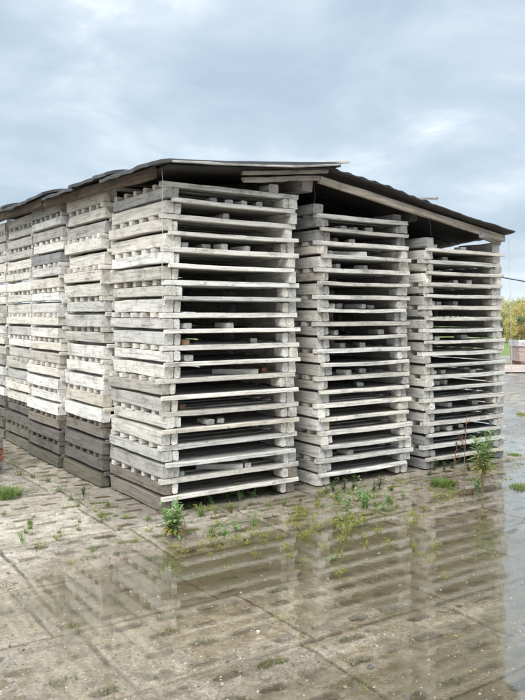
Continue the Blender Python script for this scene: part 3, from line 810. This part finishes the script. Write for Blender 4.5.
# scattered grit, shells of dead leaves
mb = MB()
for _ in range(1300):
    px = r.uniform(-20, 540); py = 500 + 205 * r.random() ** .8; xx, yy = G(px, py)
    if xx > -.05 and yy > -.05: continue
    z = HGT(xx, yy)
    s_ = r.uniform(.0025, .008) * (1.6 if r.random() < .06 else 1)
    if r.random() < .86:
        vs = [Vector((xx, yy, z)) + Vector((math.cos(k * 1.2566 + r.uniform(-.2, .2)) * s_, math.sin(k * 1.2566) * s_ * .8, 0)) for k in range(5)]
        vs.append(Vector((xx, yy, z + s_ * .7))); mb.add(vs, [[k, (k + 1) % 5, 5] for k in range(5)], 0 if r.random() < .55 else 2)
    else: leaf_into(mb, (xx, yy, max(z, 0) + .002), dirv(r.uniform(0, 6.28), 0), s_ * 2.2, s_ * 1.2, 1)
o = mb.obj('grit', [flat_material('grit_pale', (.42, .39, .33), .8, .3), M_YELLOW, M_STONE]); tag(o, 'grit and bits of dead leaf scattered over the slabs', 'grit', kind='stuff')
def stone(px, py, s_, lab, mat=M_STONE):
    import bmesh
    bm = bmesh.new(); bmesh.ops.create_icosphere(bm, subdivisions=2, radius=s_)
    for v_ in bm.verts: v_.co *= 1 + mnoise.noise(v_.co * 40 + Vector((px, 0, 0))) * .5; v_.co.z *= .6
    me = bpy.data.meshes.new('stone'); bm.to_mesh(me); bm.free(); me.materials.append(mat)
    x, y = G(px, py); o = link(bpy.data.objects.new('stone', me), None, (x, y, HGT(x, y) + s_ * .35)); tag(o, lab, 'stone')
stone(369, 660, .016, 'small grey stone on the cracked slab, nearest the bottom right')
stone(366, 626, .014, 'small dark stone near the slab corner by the puddle')
stone(415, 666, .010, 'tiny black stone lying in the brown reflection at lower right')
stone(258, 627, .010, 'tiny pale stone in the middle of the foreground', flat_material('pale_stone', (.6, .57, .5), .8, .1))

# ------------------------------------------------------------------ brick pile at far left
bxp, byp = G(2, 474)
z = HGT(bxp, byp) - .002
names = ['bottom', 'second', 'third', 'fourth', 'fifth', 'top']
for i in range(6):
    hgt = .060
    for j in range(2):
        mb = MB(); board_into(mb, .25, .12, hgt, i * 2 + j, bev=.004, segs=2, jit=.0015, endj=.002)
        red = i in (2, 3)
        o = mb.obj('brick', M_BRICK if red else M_BRICKG, None, (bxp - .22 + rng.uniform(-.008, .008), byp + .13 * j, z), (0, 0, R(rng.uniform(-3, 3) + 6)))
        tag(o, f'{"red" if red else "grey"} brick, {names[i]} {"front" if j == 0 else "rear"} one of the small pile at far left', 'brick', 'bricks piled at the left edge')
    z += hgt + .003

# ------------------------------------------------------------------ background
# wrapped pallets of pale bricks
for q_, X0 in enumerate((8.2, 10.6, 13.0)):
    a = CW(X0, 24.0); b_ = CW(X0 + 2.1, 24.0); rz = math.atan2(b_[1] - a[1], b_[0] - a[0])
    root = empty('brick_pallet', (a[0], a[1], .0), rz)
    tag(root, f'{["nearest", "second", "third"][q_]} pale wrapped pile of pinkish blocks far behind the stacks', 'block pile', 'wrapped block piles in the yard')
    mb = MB()
    for L_ in range(4):
        for k in range(7): board_into(mb, .28, .9, .145, L_ * 9 + k, o=(k * .295, 0, .12 + L_ * .15), bev=.01, segs=1, jit=.004)
    mb.obj('blocks', M_PINKB, root, (0, 0, 0))
    mb = MB(); board_into(mb, 2.12, .96, .20, 4, o=(-.03, -.03, .58), bev=.03, segs=8, jit=.012); mb.obj('wrap', M_PLASTIC, root, (0, 0, 0))
    mb = MB()
    for k in range(3): board_into(mb, .1, .9, .11, k, o=(.05 + k * .95, 0, 0), bev=.01, segs=1)
    mb.obj('pallet', M_BROWNB, root, (0, 0, 0))

LEAFM = {
 'yellow': leaf_material('autumn_yellow', (.55, .48, .18), (.68, .60, .26), (.50, .38, .16), .3),
 'olive': leaf_material('autumn_olive', (.33, .38, .16), (.46, .48, .22), (.56, .50, .24), .3),
 'green': leaf_material('far_green', (.10, .17, .07), (.17, .25, .10), (.26, .32, .14), .3),
 'blue': leaf_material('far_dark_green', (.06, .12, .08), (.10, .17, .11), (.15, .22, .14), .3),
 'rust': leaf_material('autumn_rust', (.36, .22, .10), (.48, .32, .14), (.40, .36, .12), .3)}
def tree(X0, Zc, H, W_, kind, seed, label):
    r = random.Random(seed); a = CW(X0, Zc); root = empty('autumn_tree' if kind != 'blue' else 'evergreen_tree', (a[0], a[1], 0)); tag(root, label, 'tree', 'trees beyond the meadow')
    mb = MB(); tips = []
    tube_into(mb, [(0, 0, -.05), (.03 * H, 0, H * .35), (.02 * H, .02 * H, H * .7), (0, 0, H * .95)], [H * .022, H * .017, H * .01, H * .003], 7)
    for k in range(16):
        t = r.uniform(.15, .92); az = r.uniform(0, 6.28); L_ = W_ * .5 * (1.15 - abs(t - .42) * 1.2) * r.uniform(.55, 1); p = Vector((.02 * H, .01 * H, H * t)); d = dirv(az, r.uniform(.1, .8))
        tube_into(mb, [p, p + d * L_ * .5, p + d * L_], [H * .007, H * .004, H * .0015], 4); tips += [p + d * L_ * f for f in (.45, .75, 1)]
    mb.obj('trunk', M_BARK, root, (0, 0, 0))
    lf = MB()
    for tp in tips:
        n_ = r.randint(26, 60); cr_ = W_ * .13 * r.uniform(.7, 1.3)
        for _ in range(n_):
            p = tp + Vector((r.gauss(0, 1), r.gauss(0, 1), r.gauss(0, .8))) * cr_
            if p.z < .05: continue
            s_ = r.uniform(.03, .06) * (H / 3) ** .4; u_ = dirv(r.uniform(0, 6.28), r.uniform(-1.2, 1.2)); v_ = u_.cross(dirv(r.uniform(0, 6.28), r.uniform(-1, 1))).normalized()
            lf.add([p + u_ * s_, p + v_ * s_ * .7, p - u_ * s_, p - v_ * s_ * .7], [[0, 1, 2, 3]])
    lf.obj('crown', LEAFM[kind], root, (0, 0, 0))
WORDS = {'yellow': 'yellow autumn tree', 'olive': 'yellow green tree', 'green': 'green leafy tree', 'blue': 'dark blue green conifer', 'rust': 'low rust tinted bush'}
T = [(300, 47, 2.6, 'olive'), (497, 50, 2.3, 'yellow'), (503, 47, 2.0, 'olive'), (508, 55, 2.9, 'olive'), (502, 43, 1.5, 'blue'), (509, 42, 1.45, 'yellow'), (514, 50, 2.6, 'olive'), (516, 43, 1.2, 'rust'), (520, 46, 2.55, 'yellow'),
     (521, 43, 1.6, 'green'), (526, 50, 3.0, 'yellow'), (527, 42, 1.3, 'rust'), (532, 46, 2.4, 'olive'), (540, 48, 2.8, 'green'), (550, 46, 2.5, 'yellow'), (562, 50, 3.0, 'olive'), (575, 46, 2.6, 'rust'), (590, 48, 2.9, 'yellow'), (490, 46, 2.2, 'green'), (480, 48, 2.5, 'olive'), (506, 60, 3.1, 'yellow'), (518, 62, 3.0, 'green')]
T = T[1:]
vis = sorted([t for t in T if 495 < t[0] < 530]); rest = [t for t in T if not 495 < t[0] < 530]
for i, (px, Zc, H, kd) in enumerate(vis + rest):
    pl = ['far left of the visible row', 'right beside the end stack', 'second from the end stack', 'third from the end stack', 'in the middle of the gap, low', 'in the middle of the gap, far back', 'in the middle of the gap, tall', 'behind the wrapped blocks, short', 'behind the wrapped blocks, far back', 'behind the wrapped blocks, tall', 'close above the wrapped blocks', 'at the right picture edge, tall', 'at the right picture edge, low']
    lab = f'{WORDS[kd]} {pl[i]}' if i < len(vis) else f'{WORDS[kd]} outside the gap, number {i - len(vis) + 1} along the meadow'
    tree((px - 262) / 750 * Zc, Zc, H * .88, H * .62, kd, 100 + i, lab)
# a far wood along the horizon
mb = MB(); r = random.Random(5)
for _ in range(9000):
    Zc = r.uniform(150, 175); X0 = r.uniform(10, 190); a = CW(X0, Zc); hmax = 4.2 + 1.6 * mnoise.noise(Vector((X0 * .09, 0, 0))) + .8 * mnoise.noise(Vector((X0 * .5, 3, 0)))
    p = Vector((a[0], a[1], r.uniform(0, 1) ** .6 * hmax)); s_ = r.uniform(.25, .5); u_ = dirv(r.uniform(0, 6.28), r.uniform(-1.2, 1.2)); v_ = u_.cross(dirv(r.uniform(0, 6.28), .3)).normalized()
    mb.add([p + u_ * s_, p + v_ * s_ * .7, p - u_ * s_, p - v_ * s_ * .7], [[0, 1, 2, 3]], r.choice((0, 0, 1)))
o = mb.obj('distant_wood', [LEAFM['green'], LEAFM['olive']]); tag(o, 'distant wood along the horizon', 'wood', kind='stuff')

# ------------------------------------------------------------------ camera
cam = bpy.data.cameras.new('camera'); co_ = bpy.data.objects.new('camera', cam); COL.objects.link(co_)
cam.sensor_fit = 'VERTICAL'; cam.sensor_height = 36; cam.lens = 750 / 700 * 36
TILT = 2.0
cam.shift_y = -(35 + 750 * math.tan(R(TILT))) / 700
cam.clip_start = .05; cam.clip_end = 3000
co_.location = CAMP
co_.rotation_euler = (R(90 + TILT), 0, -math.atan2(.563, .826))
sc.camera = co_

# ------------------------------------------------------------------ light
SUN_EL, SUN_AZ = 40, 217       # azimuth of the sun, degrees from +x counter-clockwise
sd = bpy.data.lights.new('sun', 'SUN'); sd.energy = 1.5; sd.angle = R(28); sd.color = (1, .965, .92)
so = bpy.data.objects.new('sun', sd); COL.objects.link(so)
dv = dirv(R(SUN_AZ), R(SUN_EL)); so.rotation_euler = dv.to_track_quat('Z', 'Y').to_euler()
wd = bpy.data.worlds.new('World'); sc.world = wd; wd.use_nodes = True
nt = wd.node_tree; L = nt.links; bg = nt.nodes['Background']
sky = N(nt, 'ShaderNodeTexSky'); sky.sky_type = 'NISHITA'; sky.sun_disc = False
sky.sun_elevation = R(SUN_EL); sky.sun_rotation = R(90 - SUN_AZ); sky.air_density = 1.2; sky.dust_density = 2
tc = N(nt, 'ShaderNodeTexCoord')
sx = N(nt, 'ShaderNodeSeparateXYZ'); L.new(tc.outputs['Generated'], sx.inputs[0])
zc = math_(nt, 'ADD', math_(nt, 'MAXIMUM', sx.outputs[2], 0.0), .22)
cb = N(nt, 'ShaderNodeCombineXYZ'); L.new(math_(nt, 'DIVIDE', sx.outputs[0], zc), cb.inputs[0]); L.new(math_(nt, 'DIVIDE', sx.outputs[1], zc), cb.inputs[1])
n1 = noise_(nt, cb.outputs[0], 2.3, 8, .55, .3)
n2 = noise_(nt, cb.outputs[0], .55, 3, .5)
f = math_(nt, 'ADD', math_(nt, 'MULTIPLY', n1, .68), math_(nt, 'MULTIPLY', n2, .32))
cr = ramp(nt, [(.38, (3.0, 3.75, 4.55)), (.47, (3.4, 4.15, 4.9)), (.54, (3.9, 4.6, 5.3)), (.60, (4.6, 5.25, 5.85)), (.66, (6.3, 6.8, 7.1))]); L.new(f, cr.inputs[0])
# overcast sky: the zenith is brighter than the band seen in the picture
zen = N(nt, 'ShaderNodeMapRange', interpolation_type='SMOOTHSTEP'); L.new(sx.outputs[2], zen.inputs[0]); zen.inputs[1].default_value = .42; zen.inputs[2].default_value = .85; zen.inputs[3].default_value = 0.0; zen.inputs[4].default_value = 1.0
zs = N(nt, 'ShaderNodeMapRange'); L.new(zen.outputs[0], zs.inputs[0]); zs.inputs[3].default_value = 1.0; zs.inputs[4].default_value = 2.4
lo = N(nt, 'ShaderNodeMapRange', interpolation_type='SMOOTHSTEP'); L.new(sx.outputs[2], lo.inputs[0]); lo.inputs[1].default_value = .10; lo.inputs[2].default_value = -.01; lo.inputs[3].default_value = 0; lo.inputs[4].default_value = .55
c = mixc(nt, cr.outputs[0], (7.2, 7.8, 8.0), lo.outputs[0])
c = mixc(nt, c, (5.3, 5.3, 5.15), zen.outputs[0])
vs = N(nt, 'ShaderNodeVectorMath', operation='SCALE'); L.new(c, vs.inputs[0]); L.new(zs.outputs[0], vs.inputs['Scale'])
c = mixc(nt, sky.outputs[0], vs.outputs[0], .94)
L.new(c, bg.inputs[0]); bg.inputs[1].default_value = .093
sc.view_settings.view_transform = 'Standard'; sc.view_settings.look = 'None'; sc.view_settings.gamma = 1; sc.view_settings.use_curve_mapping = False
sc.view_settings.exposure = .88
sc.cycles.transparent_max_bounces = 12
